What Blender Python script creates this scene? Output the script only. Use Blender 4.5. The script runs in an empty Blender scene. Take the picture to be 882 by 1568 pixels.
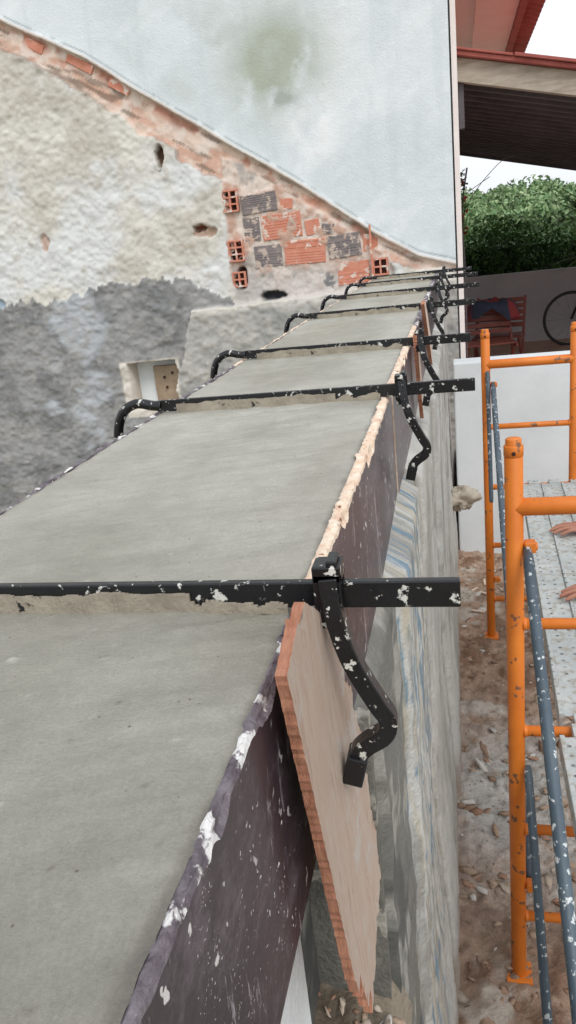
import bpy, math, random
import numpy as np
from mathutils import Vector, Matrix
random.seed(7); rng=np.random.default_rng(11)
COL=bpy.context.collection
G=-1.75   # ground level (coping top is z=0)

# ---------------------------------------------------------------- noise
def _h(ix,iy,s):
    n=(ix.astype(np.int64)*374761393+iy.astype(np.int64)*668265263+s*982451653)&0xFFFFFFFF
    n=((n^(n>>13))*1274126177)&0xFFFFFFFF
    n=(n^(n>>16))&0xFFFFFFFF
    return n/4294967295.0
def vn(x,y,s=0):
    x=np.asarray(x,float);y=np.asarray(y,float)
    ix=np.floor(x);iy=np.floor(y);fx=x-ix;fy=y-iy
    fx=fx*fx*(3-2*fx);fy=fy*fy*(3-2*fy)
    a=_h(ix,iy,s);b=_h(ix+1,iy,s);c=_h(ix,iy+1,s);d=_h(ix+1,iy+1,s)
    return (a*(1-fx)+b*fx)*(1-fy)+(c*(1-fx)+d*fx)*fy
def fbm(x,y,o=4,s=0):
    t=0;a=.5;n=0
    for i in range(o):
        t=t+a*vn(x*2**i+i*17.3,y*2**i-i*9.1,s+i);n+=a;a*=.55
    return t/n
def ss(e0,e1,x):
    t=np.clip((x-e0)/(e1-e0),0,1);return t*t*(3-2*t)
def lin(r,g,b,k=1.0):
    f=lambda v:(v/255/12.92 if v/255<=.04045 else ((v/255+.055)/1.055)**2.4)
    return np.array([f(r)*k,f(g)*k,f(b)*k])
def mixc(A,B,m):
    return A*(1-m[...,None])+B*m[...,None]

# ---------------------------------------------------------------- materials
def newmat(name):
    m=bpy.data.materials.new(name);m.use_nodes=True
    nt=m.node_tree;b=nt.nodes['Principled BSDF'];return m,nt,b
def N(nt,t,**k):
    n=nt.nodes.new(t)
    for a,v in k.items():setattr(n,a,v)
    return n
def rgb4(c):return (float(c[0]),float(c[1]),float(c[2]),1)
def noise(nt,scale,detail=5,rough=.6,stretch=None):
    tc=N(nt,'ShaderNodeTexCoord');n=N(nt,'ShaderNodeTexNoise')
    n.inputs['Scale'].default_value=scale;n.inputs['Detail'].default_value=detail;n.inputs['Roughness'].default_value=rough
    if stretch:
        mp=N(nt,'ShaderNodeMapping');mp.inputs['Scale'].default_value=stretch
        nt.links.new(tc.outputs['Object'],mp.inputs[0]);nt.links.new(mp.outputs[0],n.inputs['Vector'])
    else: nt.links.new(tc.outputs['Object'],n.inputs['Vector'])
    return n.outputs['Fac']
def ramp(nt,src,p0,p1,c0=(0,0,0,1),c1=(1,1,1,1)):
    r=N(nt,'ShaderNodeValToRGB');r.color_ramp.elements[0].position=p0;r.color_ramp.elements[1].position=p1
    r.color_ramp.elements[0].color=c0;r.color_ramp.elements[1].color=c1
    nt.links.new(src,r.inputs[0]);return r.outputs[0]
def mixn(nt,fac,a,b,mode='MIX'):
    m=N(nt,'ShaderNodeMix',data_type='RGBA',blend_type=mode)
    if isinstance(fac,(int,float)):m.inputs[0].default_value=fac
    else:nt.links.new(fac,m.inputs[0])
    for i,v in ((6,a),(7,b)):
        if isinstance(v,(tuple,list,np.ndarray)):m.inputs[i].default_value=rgb4(v)
        else:nt.links.new(v,m.inputs[i])
    return m.outputs[2]
def bump(nt,b,h,strength,dist):
    bp=N(nt,'ShaderNodeBump');bp.inputs['Strength'].default_value=strength;bp.inputs['Distance'].default_value=dist
    nt.links.new(h,bp.inputs['Height']);nt.links.new(bp.outputs[0],b.inputs['Normal'])
def pmat(name,c1,c2,scale=6,rough=.8,bs=60,bd=.003,bstr=.5,metal=0,chip=None,chipscale=30,chipth=.62,stretch=None,spec=None):
    m,nt,b=newmat(name)
    f=ramp(nt,noise(nt,scale,6,.65,stretch),.32,.68)
    c=mixn(nt,f,c1,c2)
    if chip is not None:
        g=ramp(nt,noise(nt,chipscale,5,.6),chipth,chipth+.03)
        c=mixn(nt,g,c,chip)
    nt.links.new(c,b.inputs['Base Color']);b.inputs['Roughness'].default_value=rough;b.inputs['Metallic'].default_value=metal
    if spec is not None:b.inputs['Specular IOR Level'].default_value=spec
    bump(nt,b,noise(nt,bs,6,.6,stretch),bstr,bd)
    return m
def vmat(name,rough=.9,var=.18,vs=12,bs=80,bd=.006,bstr=.6,fine=300):
    m,nt,b=newmat(name)
    a=N(nt,'ShaderNodeAttribute',attribute_name='Col')
    n1=noise(nt,vs,8,.7);f=ramp(nt,n1,.25,.75,(1-var,1-var,1-var,1),(1+var*.4,1+var*.4,1+var*.4,1))
    n2=noise(nt,fine,3,.6);f2=ramp(nt,n2,.3,.7,(1-var*.6,)*3+(1,),(1,1,1,1))
    c=mixn(nt,1.0,a.outputs['Color'],f,'MULTIPLY');c=mixn(nt,1.0,c,f2,'MULTIPLY')
    nt.links.new(c,b.inputs['Base Color']);b.inputs['Roughness'].default_value=rough
    bump(nt,b,noise(nt,bs,7,.65),bstr,bd)
    return m

# ---------------------------------------------------------------- meshes
def obj(name,me,mats=(),parent=None,smooth=False):
    o=bpy.data.objects.new(name,me);COL.objects.link(o)
    for m in mats:me.materials.append(m)
    if smooth:me.polygons.foreach_set('use_smooth',[True]*len(me.polygons))
    if parent:o.parent=parent
    return o
def empty(name,loc=(0,0,0)):
    o=bpy.data.objects.new(name,None);COL.objects.link(o);o.location=loc;o.empty_display_size=.1;return o
def gridobj(name,P,C,mat,parent=None,smooth=True):
    ny,nx=P.shape[:2]
    idx=np.arange(ny*nx).reshape(ny,nx)
    f=np.stack([idx[:-1,:-1],idx[:-1,1:],idx[1:,1:],idx[1:,:-1]],-1).reshape(-1,4)
    return rawobj(name,P.reshape(-1,3),f,mat,C.reshape(-1,C.shape[-1]) if C is not None else None,parent,smooth)
def rawobj(name,V,f,mat,C=None,parent=None,smooth=False):
    me=bpy.data.meshes.new(name)
    me.vertices.add(len(V));me.vertices.foreach_set('co',np.ascontiguousarray(V,dtype=np.float32).ravel())
    k=f.shape[1]
    me.loops.add(f.size);me.loops.foreach_set('vertex_index',f.ravel().astype(np.int32))
    me.polygons.add(len(f));me.polygons.foreach_set('loop_start',np.arange(0,f.size,k,dtype=np.int32))
    me.update(calc_edges=True);me.validate()
    if C is not None:
        at=me.color_attributes.new('Col','FLOAT_COLOR','POINT')
        c4=np.ones((len(V),4),np.float32);c4[:,:3]=C[:,:3];at.data.foreach_set('color',c4.ravel())
    return obj(name,me,[mat],parent,smooth)
class MB:
    def __init__(s):s.v=[];s.f=[];s.m=[];s.sm=[]
    def add(s,vs,fs,m=0,sm=False):
        o=len(s.v);s.v+= [tuple(v) for v in vs]
        for f in fs:s.f.append([i+o for i in f]);s.m.append(m);s.sm.append(sm)
    def box(s,lo,hi,m=0,rot=None,piv=None):
        x0,y0,z0=lo;x1,y1,z1=hi
        vs=[Vector(p) for p in((x0,y0,z0),(x1,y0,z0),(x1,y1,z0),(x0,y1,z0),(x0,y0,z1),(x1,y0,z1),(x1,y1,z1),(x0,y1,z1))]
        if rot is not None:
            pv=Vector(piv) if piv is not None else (Vector(lo)+Vector(hi))/2
            vs=[rot@(v-pv)+pv for v in vs]
        s.add(vs,[(0,3,2,1),(4,5,6,7),(0,1,5,4),(1,2,6,5),(2,3,7,6),(3,0,4,7)],m)
    def tube(s,pts,r,n=10,m=0,rect=None,up=(0,1,0),cap=True):
        pts=[Vector(p) for p in pts];k=len(pts);vs=[];fs=[]
        rr=r if isinstance(r,(list,tuple)) else [r]*k
        pu=None
        for i,p in enumerate(pts):
            t=(pts[min(i+1,k-1)]-pts[max(i-1,0)]).normalized()
            u=Vector(up) if pu is None else pu
            u=(u-t*u.dot(t))
            if u.length<1e-4:u=Vector((1,.3,.2));u=u-t*u.dot(t)
            u.normalize();pu=u;w=t.cross(u)
            if rect:
                a,b=rect;prof=[(-a,-b),(a,-b),(a,b),(-a,b)]
                vs+=[p+u*x+w*y for x,y in prof]
            else:
                vs+=[p+(u*math.cos(2*math.pi*j/n)+w*math.sin(2*math.pi*j/n))*rr[i] for j in range(n)]
        q=4 if rect else n
        for i in range(k-1):
            for j in range(q):
                fs.append((i*q+j,i*q+(j+1)%q,(i+1)*q+(j+1)%q,(i+1)*q+j))
        if cap:fs.append(tuple(range(q))[::-1]);fs.append(tuple((k-1)*q+j for j in range(q)))
        s.add(vs,fs,m,not rect)
    def obj(s,name,mats,parent=None,bevel=0,seg=2):
        me=bpy.data.meshes.new(name);me.from_pydata(s.v,[],s.f);me.update()
        me.polygons.foreach_set('material_index',s.m);me.polygons.foreach_set('use_smooth',s.sm)
        o=obj(name,me,mats,parent)
        if bevel:
            b=o.modifiers.new('bevel','BEVEL');b.width=bevel;b.segments=seg;b.limit_method='ANGLE';b.angle_limit=math.radians(40)
        return o
def bez(pts,n=6):
    P=[Vector(p) for p in pts];out=[]
    for i in range(len(P)-1):
        p0=P[max(i-1,0)];p1=P[i];p2=P[i+1];p3=P[min(i+2,len(P)-1)]
        for k in range(n):
            t=k/n
            out.append(.5*((2*p1)+(p2-p0)*t+(2*p0-5*p1+4*p2-p3)*t*t+(3*p1-p0-3*p2+p3)*t**3))
    out.append(P[-1]);return out

# ---------------------------------------------------------------- material set
M_white=pmat('white_render',lin(224,229,231),lin(210,216,218),3,.9,120,.004,.4)
M_grey=pmat('grey_concrete',lin(130,128,120),lin(96,94,88),14,.9,90,.008,.8,chip=lin(168,164,154),chipscale=18,chipth=.58)
M_pink=pmat('pale_pink_render',lin(240,230,226),lin(232,220,214),3,.9,90,.004,.4)
M_salmon=pmat('salmon_render',lin(244,220,212),lin(238,208,198),3,.9,90,.004,.4)
M_red=pmat('red_tile',lin(146,76,68),lin(168,94,84),8,.85,60,.004,.5)
M_wood_beam=pmat('weathered_beam',lin(190,180,166),lin(150,138,122),5,.85,60,.004,.5,stretch=(1,6,6))
M_soffit=pmat('dark_soffit_wood',lin(84,80,86),lin(106,100,104),5,.8,60,.004,.5)
M_black=pmat('black_clamp_paint',lin(13,14,17),lin(24,25,29),20,.27,140,.0012,.5,metal=.0,chip=lin(205,205,198),chipscale=95,chipth=.612)
M_cement=pmat('cement_residue',lin(166,157,140),lin(134,126,112),25,.9,160,.003,.8,chip=lin(25,25,27),chipscale=40,chipth=.64)
M_plyedge=pmat('plywood_edge',lin(196,140,112),lin(152,98,74),40,.8,200,.003,.7,stretch=(8,1,1))
def plymat():
    m,nt,b=newmat('raw_plywood')
    f=ramp(nt,noise(nt,14,8,.75,(4,3.5,.5)),.3,.7);c=mixn(nt,f,lin(246,228,212),lin(236,206,184))
    g=ramp(nt,noise(nt,60,7,.8,(3,3,.35)),.52,.7);c=mixn(nt,g,c,lin(214,172,148))
    k=ramp(nt,noise(nt,11,7,.75),.54,.6);c=mixn(nt,k,c,lin(244,232,222))
    k=ramp(nt,noise(nt,17,7,.75,(1,1,.6)),.62,.7);c=mixn(nt,k,c,lin(200,160,138))
    nt.links.new(c,b.inputs['Base Color']);b.inputs['Roughness'].default_value=.85
    bump(nt,b,noise(nt,60,8,.85,(3,3,.5)),1.0,.009);return m
M_ply=plymat()
M_chip=pmat('splintered_edge',lin(238,226,208),lin(212,174,146),45,.8,200,.004,.8,chip=lin(130,88,66),chipscale=60,chipth=.63)
M_orange=pmat('orange_scaffold_paint',lin(224,128,40),lin(206,110,32),9,.5,120,.001,.4,chip=lin(120,84,60),chipscale=28,chipth=.62)
M_bluetube=pmat('blue_grey_tube',lin(62,76,88),lin(84,98,108),9,.5,120,.001,.4,chip=lin(200,205,205),chipscale=60,chipth=.59)
M_dirt=vmat('dirt_rubble_ground',.95,.3,10,60,.02,.8,140)
M_stone=vmat('rubble_stone',.95,.25,30,90,.006,.6,200)
M_fac=vmat('old_wall_render',.93,.07,9,70,.008,.5,200)
M_wallface=vmat('retaining_wall_render',.92,.2,16,70,.010,.7,180)
def leafmat():
    m,nt,b=newmat('foliage')
    a=N(nt,'ShaderNodeAttribute',attribute_name='Col');nt.links.new(a.outputs['Color'],b.inputs['Base Color'])
    b.inputs['Roughness'].default_value=.6;b.inputs['Specular IOR Level'].default_value=.25
    return m
M_leaf=leafmat()

# ================================================================ COPING (poured concrete beam)
xs=np.linspace(-.422,0,140)
ys=np.concatenate([np.arange(-.4,1.4,.0034),1.4+np.cumsum(np.linspace(.006,.03,260))]);ys=ys[ys<5.86]
X,Y=np.meshgrid(xs,ys)
edge=np.minimum(-X,X+.422)
zt=.0028*(fbm(X*14,Y*7,4,1)-.5)+.0020*(fbm(X*60,Y*60,3,5)-.5)*ss(.65,.42,fbm(X*5,Y*3,3,9))
zt+=.0058*(fbm(X*9+Y*4,Y*70-X*26,4,15)-.5)*ss(.38,.60,fbm(X*4,Y*4,3,16))          # trowel ripples
zt+=.0036*(fbm(X*30-Y*12,Y*18+X*10,4,18)-.5)*ss(.46,.62,fbm(X*3+9,Y*3,3,19))
zt-=.0025*ss(.014,0,edge)*(fbm(X*90,Y*90,2,3))
Pc=np.stack([X,Y,zt],-1)
n1=fbm(X*4,Y*2.2,5,21);n2=fbm(X*9+Y*4,Y*34-X*12,5,31);n3=fbm(X*40,Y*40,3,41)
base=mixc(lin(164,161,149)+0*X[...,None],lin(184,182,172),ss(.35,.7,n1))
base=mixc(base,lin(156,145,126),ss(.52,.78,fbm(X*3+5,Y*1.5,4,61))*.6)
base=base*(1+.26*(n2-.5)+.14*(n3-.5))[...,None]
for k in range(190):      # drips, splashes and small pits
    cx=random.uniform(-.41,-.01);cy=abs(random.gauss(0,.45))-.05+.1;r=random.choice([.0008,.0010,.0012,.0014,.002])
    d=np.hypot(X-cx,Y-cy)+.0012*(n3-.5)
    m=ss(r*1.25,r*.8,d);base=mixc(base,lin(*random.choice([(208,208,200),(208,208,200),(110,104,94)])),m*random.uniform(.3,.7))
    Pc[...,2]+=m*.0008*random.choice([1,1,-1])
for cx,cy,r in((-.262,.325,.0075),(-.225,.385,.004),(-.31,.315,.004),(-.2,.452,.0055),(-.12,.30,.003)):
    d=np.hypot(X-cx,Y-cy)+.005*(n3-.5);m=ss(r,r*.5,d);base=mixc(base,lin(214,214,207),m*.75)
    Pc[...,2]+=.0016*m
base=mixc(base,lin(112,104,98),ss(.009,.0,edge+.010*(n3-.5))*.6)
def copmat():
    m,nt,b=newmat('fresh_trowelled_concrete')
    a=N(nt,'ShaderNodeAttribute',attribute_name='Col')
    f=ramp(nt,noise(nt,420,5,.8),.3,.7,(.78,.78,.77,1),(1.08,1.08,1.08,1))
    f2=ramp(nt,noise(nt,26,9,.8),.3,.7,(.86,.86,.85,1),(1.07,1.07,1.07,1))
    c=mixn(nt,1.0,a.outputs['Color'],f,'MULTIPLY');c=mixn(nt,1.0,c,f2,'MULTIPLY')
    tc=N(nt,'ShaderNodeTexCoord');v=N(nt,'ShaderNodeTexVoronoi');v.inputs['Scale'].default_value=110;nt.links.new(tc.outputs['Object'],v.inputs['Vector'])
    s=ramp(nt,v.outputs['Distance'],.08,.14,(1,1,1,1),(0,0,0,1));k=ramp(nt,noise(nt,30,3,.6),.56,.6);s=mixn(nt,1.0,s,k,'MULTIPLY')
    c=mixn(nt,s,c,lin(112,106,96))
    nt.links.new(c,b.inputs['Base Color'])
    r=ramp(nt,noise(nt,9,5,.6),.35,.7,(.34,.34,.34,1),(.7,.7,.7,1));nt.links.new(r,b.inputs['Roughness'])
    bump(nt,b,noise(nt,170,10,.8),.9,.0035);return m
M_cop=copmat()
coping=gridobj('concrete_wall_coping',Pc,base,M_cop)
mb=MB();mb.box((-.421,-.4,-.2),(-.001,5.86,-.008));mb.obj('coping_body',[M_cement],coping)

# ================================================================ FORMWORK BOARDS
def filmmat():
    m,nt,b=newmat('brown_film_faced_plywood')
    f=ramp(nt,noise(nt,5,6,.6),.3,.7)
    c=mixn(nt,f,lin(40,31,37),lin(66,53,60))
    g=ramp(nt,noise(nt,7,10,.82,(1,1,1.6)),.50,.74);c=mixn(nt,g,c,lin(122,112,120))
    tc=N(nt,'ShaderNodeTexCoord')
    nz=N(nt,'ShaderNodeTexNoise');nz.inputs['Scale'].default_value=60;nz.inputs['Detail'].default_value=4;nt.links.new(tc.outputs['Object'],nz.inputs['Vector'])
    vm_=N(nt,'ShaderNodeVectorMath',operation='SCALE');vm_.inputs['Scale'].default_value=.035;nt.links.new(nz.outputs['Color'],vm_.inputs[0])
    va=N(nt,'ShaderNodeVectorMath',operation='ADD');nt.links.new(tc.outputs['Object'],va.inputs[0]);nt.links.new(vm_.outputs[0],va.inputs[1])
    for sc,th,lo in((48,.18,.50),(110,.17,.52),(22,.13,.49),(190,.18,.54)):
        v=N(nt,'ShaderNodeTexVoronoi');v.inputs['Scale'].default_value=sc
        nt.links.new(va.outputs[0],v.inputs['Vector'])
        s=ramp(nt,v.outputs['Distance'],th*.8,th,(1,1,1,1),(0,0,0,1))
        k=ramp(nt,noise(nt,6+sc*.04,4,.6),lo,lo+.06)
        s2=mixn(nt,1.0,s,k,'MULTIPLY')
        c=mixn(nt,s2,c,lin(218,214,212))
    st=ramp(nt,noise(nt,22,8,.75,(1,2.2,.4)),.59,.66);c=mixn(nt,st,c,lin(172,164,170))
    nt.links.new(c,b.inputs['Base Color']);b.inputs['Roughness'].default_value=.33
    bump(nt,b,noise(nt,90,5,.6),.35,.0015);return m
M_film=filmmat()
M_edgefilm=pmat('torn_film_edge',lin(70,58,68),lin(134,126,132),48,.7,200,.004,.9,chip=lin(226,224,222),chipscale=26,chipth=.54)
def board(name,y0,y1,side,topmat,amp=.002,zt=0.0,bow=0.0,seed=1,th=.009,w=.205):
    n=max(int((y1-y0)/.003),20) if y1<2.2 else max(int((y1-y0)/.012),20)
    y=np.linspace(y0,y1,n);e=(fbm(y*45,y*0+seed,4,seed)-.5);e2=(fbm(y*60,y*0+seed+9,4,seed+3)-.5)
    big=ss(.55,.7,fbm(y*20,y*0+seed+3,4,seed+7))
    mid=np.sin(np.clip((y-y0)/(y1-y0),0,1)*math.pi)*bow
    xi=(-.001-.004*np.abs(e)*2)
    zin=zt+amp*e*2;zout=zt-.001+amp*e2*3-big*amp*4
    zmid=(zin+zout)/2+amp*(fbm(y*120,y*0,2,seed+5)-.5)*3
    prof=[(xi,-w),(xi,zin-.001),(xi+.002,zin),(th*.5+mid,zmid),(th+mid-.0008-np.abs(e2)*.004-big*.002,zout),(th+mid,zout-.003-np.abs(e)*.006),(th+mid,-w*.5+0*y),(th+mid,-w+0*y),(xi,-w+0*y)]
    V=np.stack([np.stack([side(px+0*y),y,pz+0*y],-1) for px,pz in prof],1)
    k=V.shape[1]
    me=bpy.data.meshes.new(name);idx=np.arange(n*k).reshape(n,k)
    f=np.stack([idx[:-1,:-1],idx[1:,:-1],idx[1:,1:],idx[:-1,1:]],-1).reshape(-1,4)
    fl=f.tolist()+[idx[0].tolist(),idx[-1].tolist()[::-1]]
    me.from_pydata(V.reshape(-1,3).tolist(),[],fl)
    mi=np.tile(np.array([0,1,1,1,1,0,0,0]),n-1).tolist()+[1,1];me.polygons.foreach_set('material_index',mi);me.update()
    return obj(name,me,[M_film,topmat])
Rs=lambda x:x
Ls=lambda x:-.422-x
board('formwork_board',-.4,.575,Rs,M_edgefilm,.0022,.0,0.0,3,.006)
board('formwork_board',.578,1.42,Rs,M_chip,.003,.002,.003,8,.010)
board('formwork_board',1.425,2.45,Rs,M_chip,.003,.004,.002,12,.012)
board('formwork_board',2.455,4.1,Rs,M_edgefilm,.003,.0,.002,17,.013)
board('formwork_board',4.105,5.84,Rs,M_edgefilm,.003,.0,.0,19,.015)
board('formwork_board',-.4,1.9,Ls,M_edgefilm,.0025,.001,0,23,.008)
board('formwork_board',1.905,3.9,Ls,M_chip,.003,.001,0,27)
board('formwork_board',3.905,5.84,Ls,M_chip,.003,.001,0,29)

def offcut(name,poly,x_top,x_bot,th,zr=(.05,-.38),jag=.004,rough_edges=(2,3)):
    pts=[]
    for i,(y,z) in enumerate(poly):
        y2,z2=poly[(i+1)%len(poly)];L=math.hypot(y2-y,z2-z);n=max(int(L/.004),1)
        for k in range(n):
            t=k/n;j=jag*.8 if i in rough_edges else .0009
            q=(float(fbm(t*9+i*3,.5,3,55))-.5)*jag*4 if i in rough_edges else 0
            pts.append((y+(y2-y)*t+random.uniform(-j,j)+q,z+(z2-z)*t+random.uniform(-j,j)+q))
    def xf(z):return x_top+(x_bot-x_top)*(zr[0]-z)/(zr[0]-zr[1])
    k=len(pts);mb=MB()
    inner=[(xf(z),y,z) for y,z in pts];outer=[(xf(z)+th,y,z) for y,z in pts]
    mb.add(inner,[tuple(range(k))],1);mb.add(outer,[tuple(range(k))[::-1]],0)
    mb.add(inner+outer,[(i,(i+1)%k,k+(i+1)%k,k+i) for i in range(k)],1)
    return mb.obj(name,[M_ply,M_plyedge])
offcut('plywood_offcut',[(.407,.018),(.446,-.290),(.485,-.365),(.606,-.335),(.612,-.16),(.556,-.02),(.478,.034),(.45,.030)],.0125,.034,.008,jag=.006,rough_edges=(1,2,3,4,6))
offcut('plywood_offcut',[(1.97,.03),(2.02,-.14),(2.06,-.2),(2.09,-.1),(2.04,.03)],.024,.03,.01)
offcut('plywood_offcut',[(2.5,.06),(2.86,-.16),(2.93,-.2),(2.98,-.13),(2.62,.06)],.024,.03,.012)

# ================================================================ BAR CLAMPS
def clamp(y,xr,jx=.03,tilt=0.0,cem=True,xl=-.415):
    root=empty('bar_clamp',(0,y,0))
    mb=MB()
    mb.box((xl,-.004,.0025),(xr,.004,.0245),0)
    pts=bez([(xl-.001,0,.0135),(xl-.02,0,.0155),(xl-.05,0,.021),(xl-.078,0,.008),(xl-.094,0,-.02),(xl-.1,0,-.06),(xl-.092,0,-.095),(xl-.065,0,-.112),(xl-.03,0,-.115)],5)
    rr=[.0105]*3+[.0095]*(len(pts)-3)
    mb.tube(pts,rr,10)
    mb.tube([(xl-.034,0,-.115),(xl-.0175,0,-.115)],.017,14)
    mb.obj('bar_and_fixed_hook',[M_black],root,.0012)
    j=MB()
    j.box((jx-.011,-.0115,-.004),(jx+.011,-.0055,.034));j.box((jx-.011,.0055,-.004),(jx+.011,.0115,.034))
    j.box((jx-.011,-.0115,.0265),(jx+.011,.0115,.040));j.box((jx-.009,-.0112,-.012),(jx+.011,.0112,.0005))
    arm=bez([(jx+.001,-.006,.03),(jx+.004,-.010,0),(jx+.014,-.014,-.036),(jx+.031,-.015,-.072),(jx+.0395,-.015,-.088),(jx+.0365,-.015,-.102),(jx+.022,-.015,-.113),(jx+.014,-.015,-.122),(jx+.012,-.015,-.132)],5)
    j.tube(arm,0,rect=(.0078,.0072),up=(0,1,0))
    j.box((jx+.002,-.026,-.148),(jx+.019,-.004,-.122),0,Matrix.Rotation(.25,3,'Y'))
    j.box((jx+.0,-.0105,.0395),(jx+.008,.0105,.0445))
    j.obj('sliding_jaw',[M_black],root,.002)
    if cem:
        c=MB()
        x=np.linspace(xl+.03,-.004,110)
        for i in range(109):
            h=.0165+.004*(float(fbm(x[i]*40,y,3,5))-.5)*2
            if x[i]>-.085:h*=max(.1,float(fbm(x[i]*60,y+3,2,8)))
            c.box((x[i],-.0062-.0015*float(vn(x[i]*90,y,4)),-.001),(x[i+1]+.0003,-.0041,h))
        c.obj('cement_crust',[M_cement],root)
    root.rotation_euler=(0,0,tilt)
    return root
clamp(.535,.129,.03)
clamp(1.36,.16,.034,.012)
clamp(1.99,.165,.04,-.01)
clamp(2.98,.20,.04,.012)
clamp(3.85,.24,.05,-.008)
clamp(4.75,.26,.05,.01)
clamp(5.45,.24,.06,.0)
# ================================================================ RETAINING WALL under the coping
wy=np.concatenate([np.arange(-.4,.68,.0125),np.arange(.68,1.7,.0045),np.arange(1.7,5.86,.0125)]);wz=np.arange(G-.05,-.189,.0095)
Yw,Zw=np.meshgrid(wy,wz)
band=.028+.017*ss(1.06,1.09,Yw)-.012*(ss(1.52,1.535,Yw)-ss(1.60,1.615,Yw))+.004*ss(1.61,1.63,Yw)-.015*(ss(2.3,2.32,Yw)-ss(2.42,2.44,Yw))+.012*ss(2.44,2.46,Yw)
band+=.03*ss(-1.0,-1.7,Zw)*ss(.6,1.4,Yw)+.022*ss(.8,.6,Yw)
band+=.010*(fbm(Yw*7,Zw*5,5,71)-.5)+.009*(fbm(Yw*40,Zw*25,3,75)-.5)
C=mixc(lin(202,201,195)+0*Yw[...,None],lin(172,170,163),ss(.4,.7,fbm(Yw*4,Zw*2,5,77)))
C=mixc(C,lin(214,214,210),ss(.5,.75,fbm(Yw*12,Zw*3,4,78))*.6)
grey=ss(1.07,1.04,Yw+.03*(fbm(Yw*0+3,Zw*9,3,81)-.5))*ss(.5,.6,Yw);C=mixc(C,lin(128,127,120),grey)
C=mixc(C,lin(98,98,94),grey*ss(.42,.62,fbm(Yw*8,Zw*8,5,82)))
C=mixc(C,lin(168,166,158),grey*ss(.56,.66,fbm(Yw*14+7,Zw*12,5,83)))
C=mixc(C,lin(150,146,136),(ss(1.52,1.535,Yw)-ss(1.60,1.615,Yw)))
C=mixc(C,lin(142,136,128),(ss(2.3,2.32,Yw)-ss(2.42,2.44,Yw)))
C=mixc(C,lin(150,148,140),ss(1.6,1.7,Yw)*ss(.5,.7,fbm(Yw*5,Zw*6,5,84))*.7)
wob=.02*(fbm(Yw*3,Zw*7,3,92)-.5)
reg=ss(1.0,1.06,Yw+.05*(fbm(Yw*0,Zw*6,3,90)-.5))*ss(1.62,1.45,Yw)*ss(-1.6,-1.1,Zw)
stk=ss(.52,.57,fbm((Yw+wob)*80,Zw*6,4,85))*ss(.44,.52,fbm(Yw*14,Zw*8,4,91))*reg
C=mixc(C,lin(104,138,160),stk*.85)
stk=ss(.57,.63,fbm((Yw+wob)*65+40,Zw*4,4,86))*reg
C=mixc(C,lin(190,176,144),stk*.5)
stk=ss(.55,.61,fbm((Yw+wob)*85+80,Zw*5,4,87))*reg
C=mixc(C,lin(146,146,142),stk*.6)
C=mixc(C,lin(150,128,108),ss(-1.5,-1.74,Zw+.2*(fbm(Yw*9,Zw*9,3,88)-.5))*.7)
tp=ss(-.228,-.198,Zw);band=band*(1-tp)+.009*tp
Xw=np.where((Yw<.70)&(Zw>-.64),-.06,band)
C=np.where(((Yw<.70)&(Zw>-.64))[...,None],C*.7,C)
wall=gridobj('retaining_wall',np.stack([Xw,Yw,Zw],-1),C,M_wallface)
mb=MB()
mb.box((-.40,-.6,G-.05),(-.10,5.84,-.202),1)
mb.box((-.099,-.6,-.7),(-.02,.50,-.207),1)
mb.box((-.06,.688,-.7),(.028,.712,-.206),2)
mb.obj('wall_core',[M_wallface,M_white,M_grey],wall)
ly=np.arange(-.4,.72,.008);lx=np.arange(-.11,.056,.008);LX,LY=np.meshgrid(lx,ly)
LZ=-.60+.05*(fbm(LX*12,LY*12,4,3)-.5)+.03*(fbm(LX*40,LY*40,3,4)-.5)-.05*ss(.03,.055,LX)
LC=mixc(lin(158,146,128)+0*LX[...,None],lin(118,106,90),ss(.4,.6,fbm(LX*30,LY*30,4,9)))
gridobj('rubble_ledge',np.stack([LX,LY,LZ],-1),LC,M_dirt,wall)
# ================================================================ OLD HOUSE FACADE
fx=np.arange(-4.7,.151,.0105);fz=np.arange(G-.05,3.1,.0105)
X,Z=np.meshgrid(fx,fz)
fl=np.interp(X,[-4.8,-2.86,-2.31,-1.96,-1.47,-.96,-.48,-.12,.15],[2.93,1.96,1.66,1.40,1.07,.72,.36,.13,.04])
fl=fl+.02*(fbm(X*3,X*0,3,2)-.5)
bw=np.interp(X,[-4.8,-2.9,-2.31,-1.77,-1.51,-1.11,-.49,0,.15],[.2,.2,.26,.28,.28,.24,.19,.08,.06])
bw=bw*(1+.5*(fbm(X*7,Z*7,4,12)-.5))+.05*(fbm(X*22,Z*22,3,13)-.5)
d=Z-fl
nA=fbm(X*1.6,Z*1.6,5,101);nB=fbm(X*5,Z*4,5,102);nC=fbm(X*14,Z*14,5,103);nD=fbm(X*36,Z*36,3,104)
cA=mixc(lin(221,228,231)+0*X[...,None],lin(211,219,222),ss(.38,.68,nA))
rot=fbm((X*.8+Z*.6)*2.2,(Z*.8-X*.6)*7,4,110);cA=mixc(cA,lin(232,237,239),ss(.5,.75,rot)*.5)
vst=fbm(X*12,Z*1.2,4,112);cA=mixc(cA,lin(200,209,212),ss(.52,.72,vst)*.3)
st=np.exp(-(((X+1.0)/.32)**2+((Z-1.46)/.30)**2)*1.2)*ss(.3,.6,nB+.12);cA=mixc(cA,lin(160,168,146),np.clip(st*1.15,0,.8))
st=np.exp(-(((X+1.35)/.5)**2+((Z-1.55)/.3)**2))*ss(.4,.7,fbm(X*3,Z*3,4,111));cA=mixc(cA,lin(190,198,194),np.clip(st,0,.6))
st2=np.exp(-(((X+.98)/.09)**2+((Z-1.24)/.05)**2));cA=mixc(cA,lin(146,154,142),np.clip(st2,0,.7)*ss(.3,.6,nC))
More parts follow.
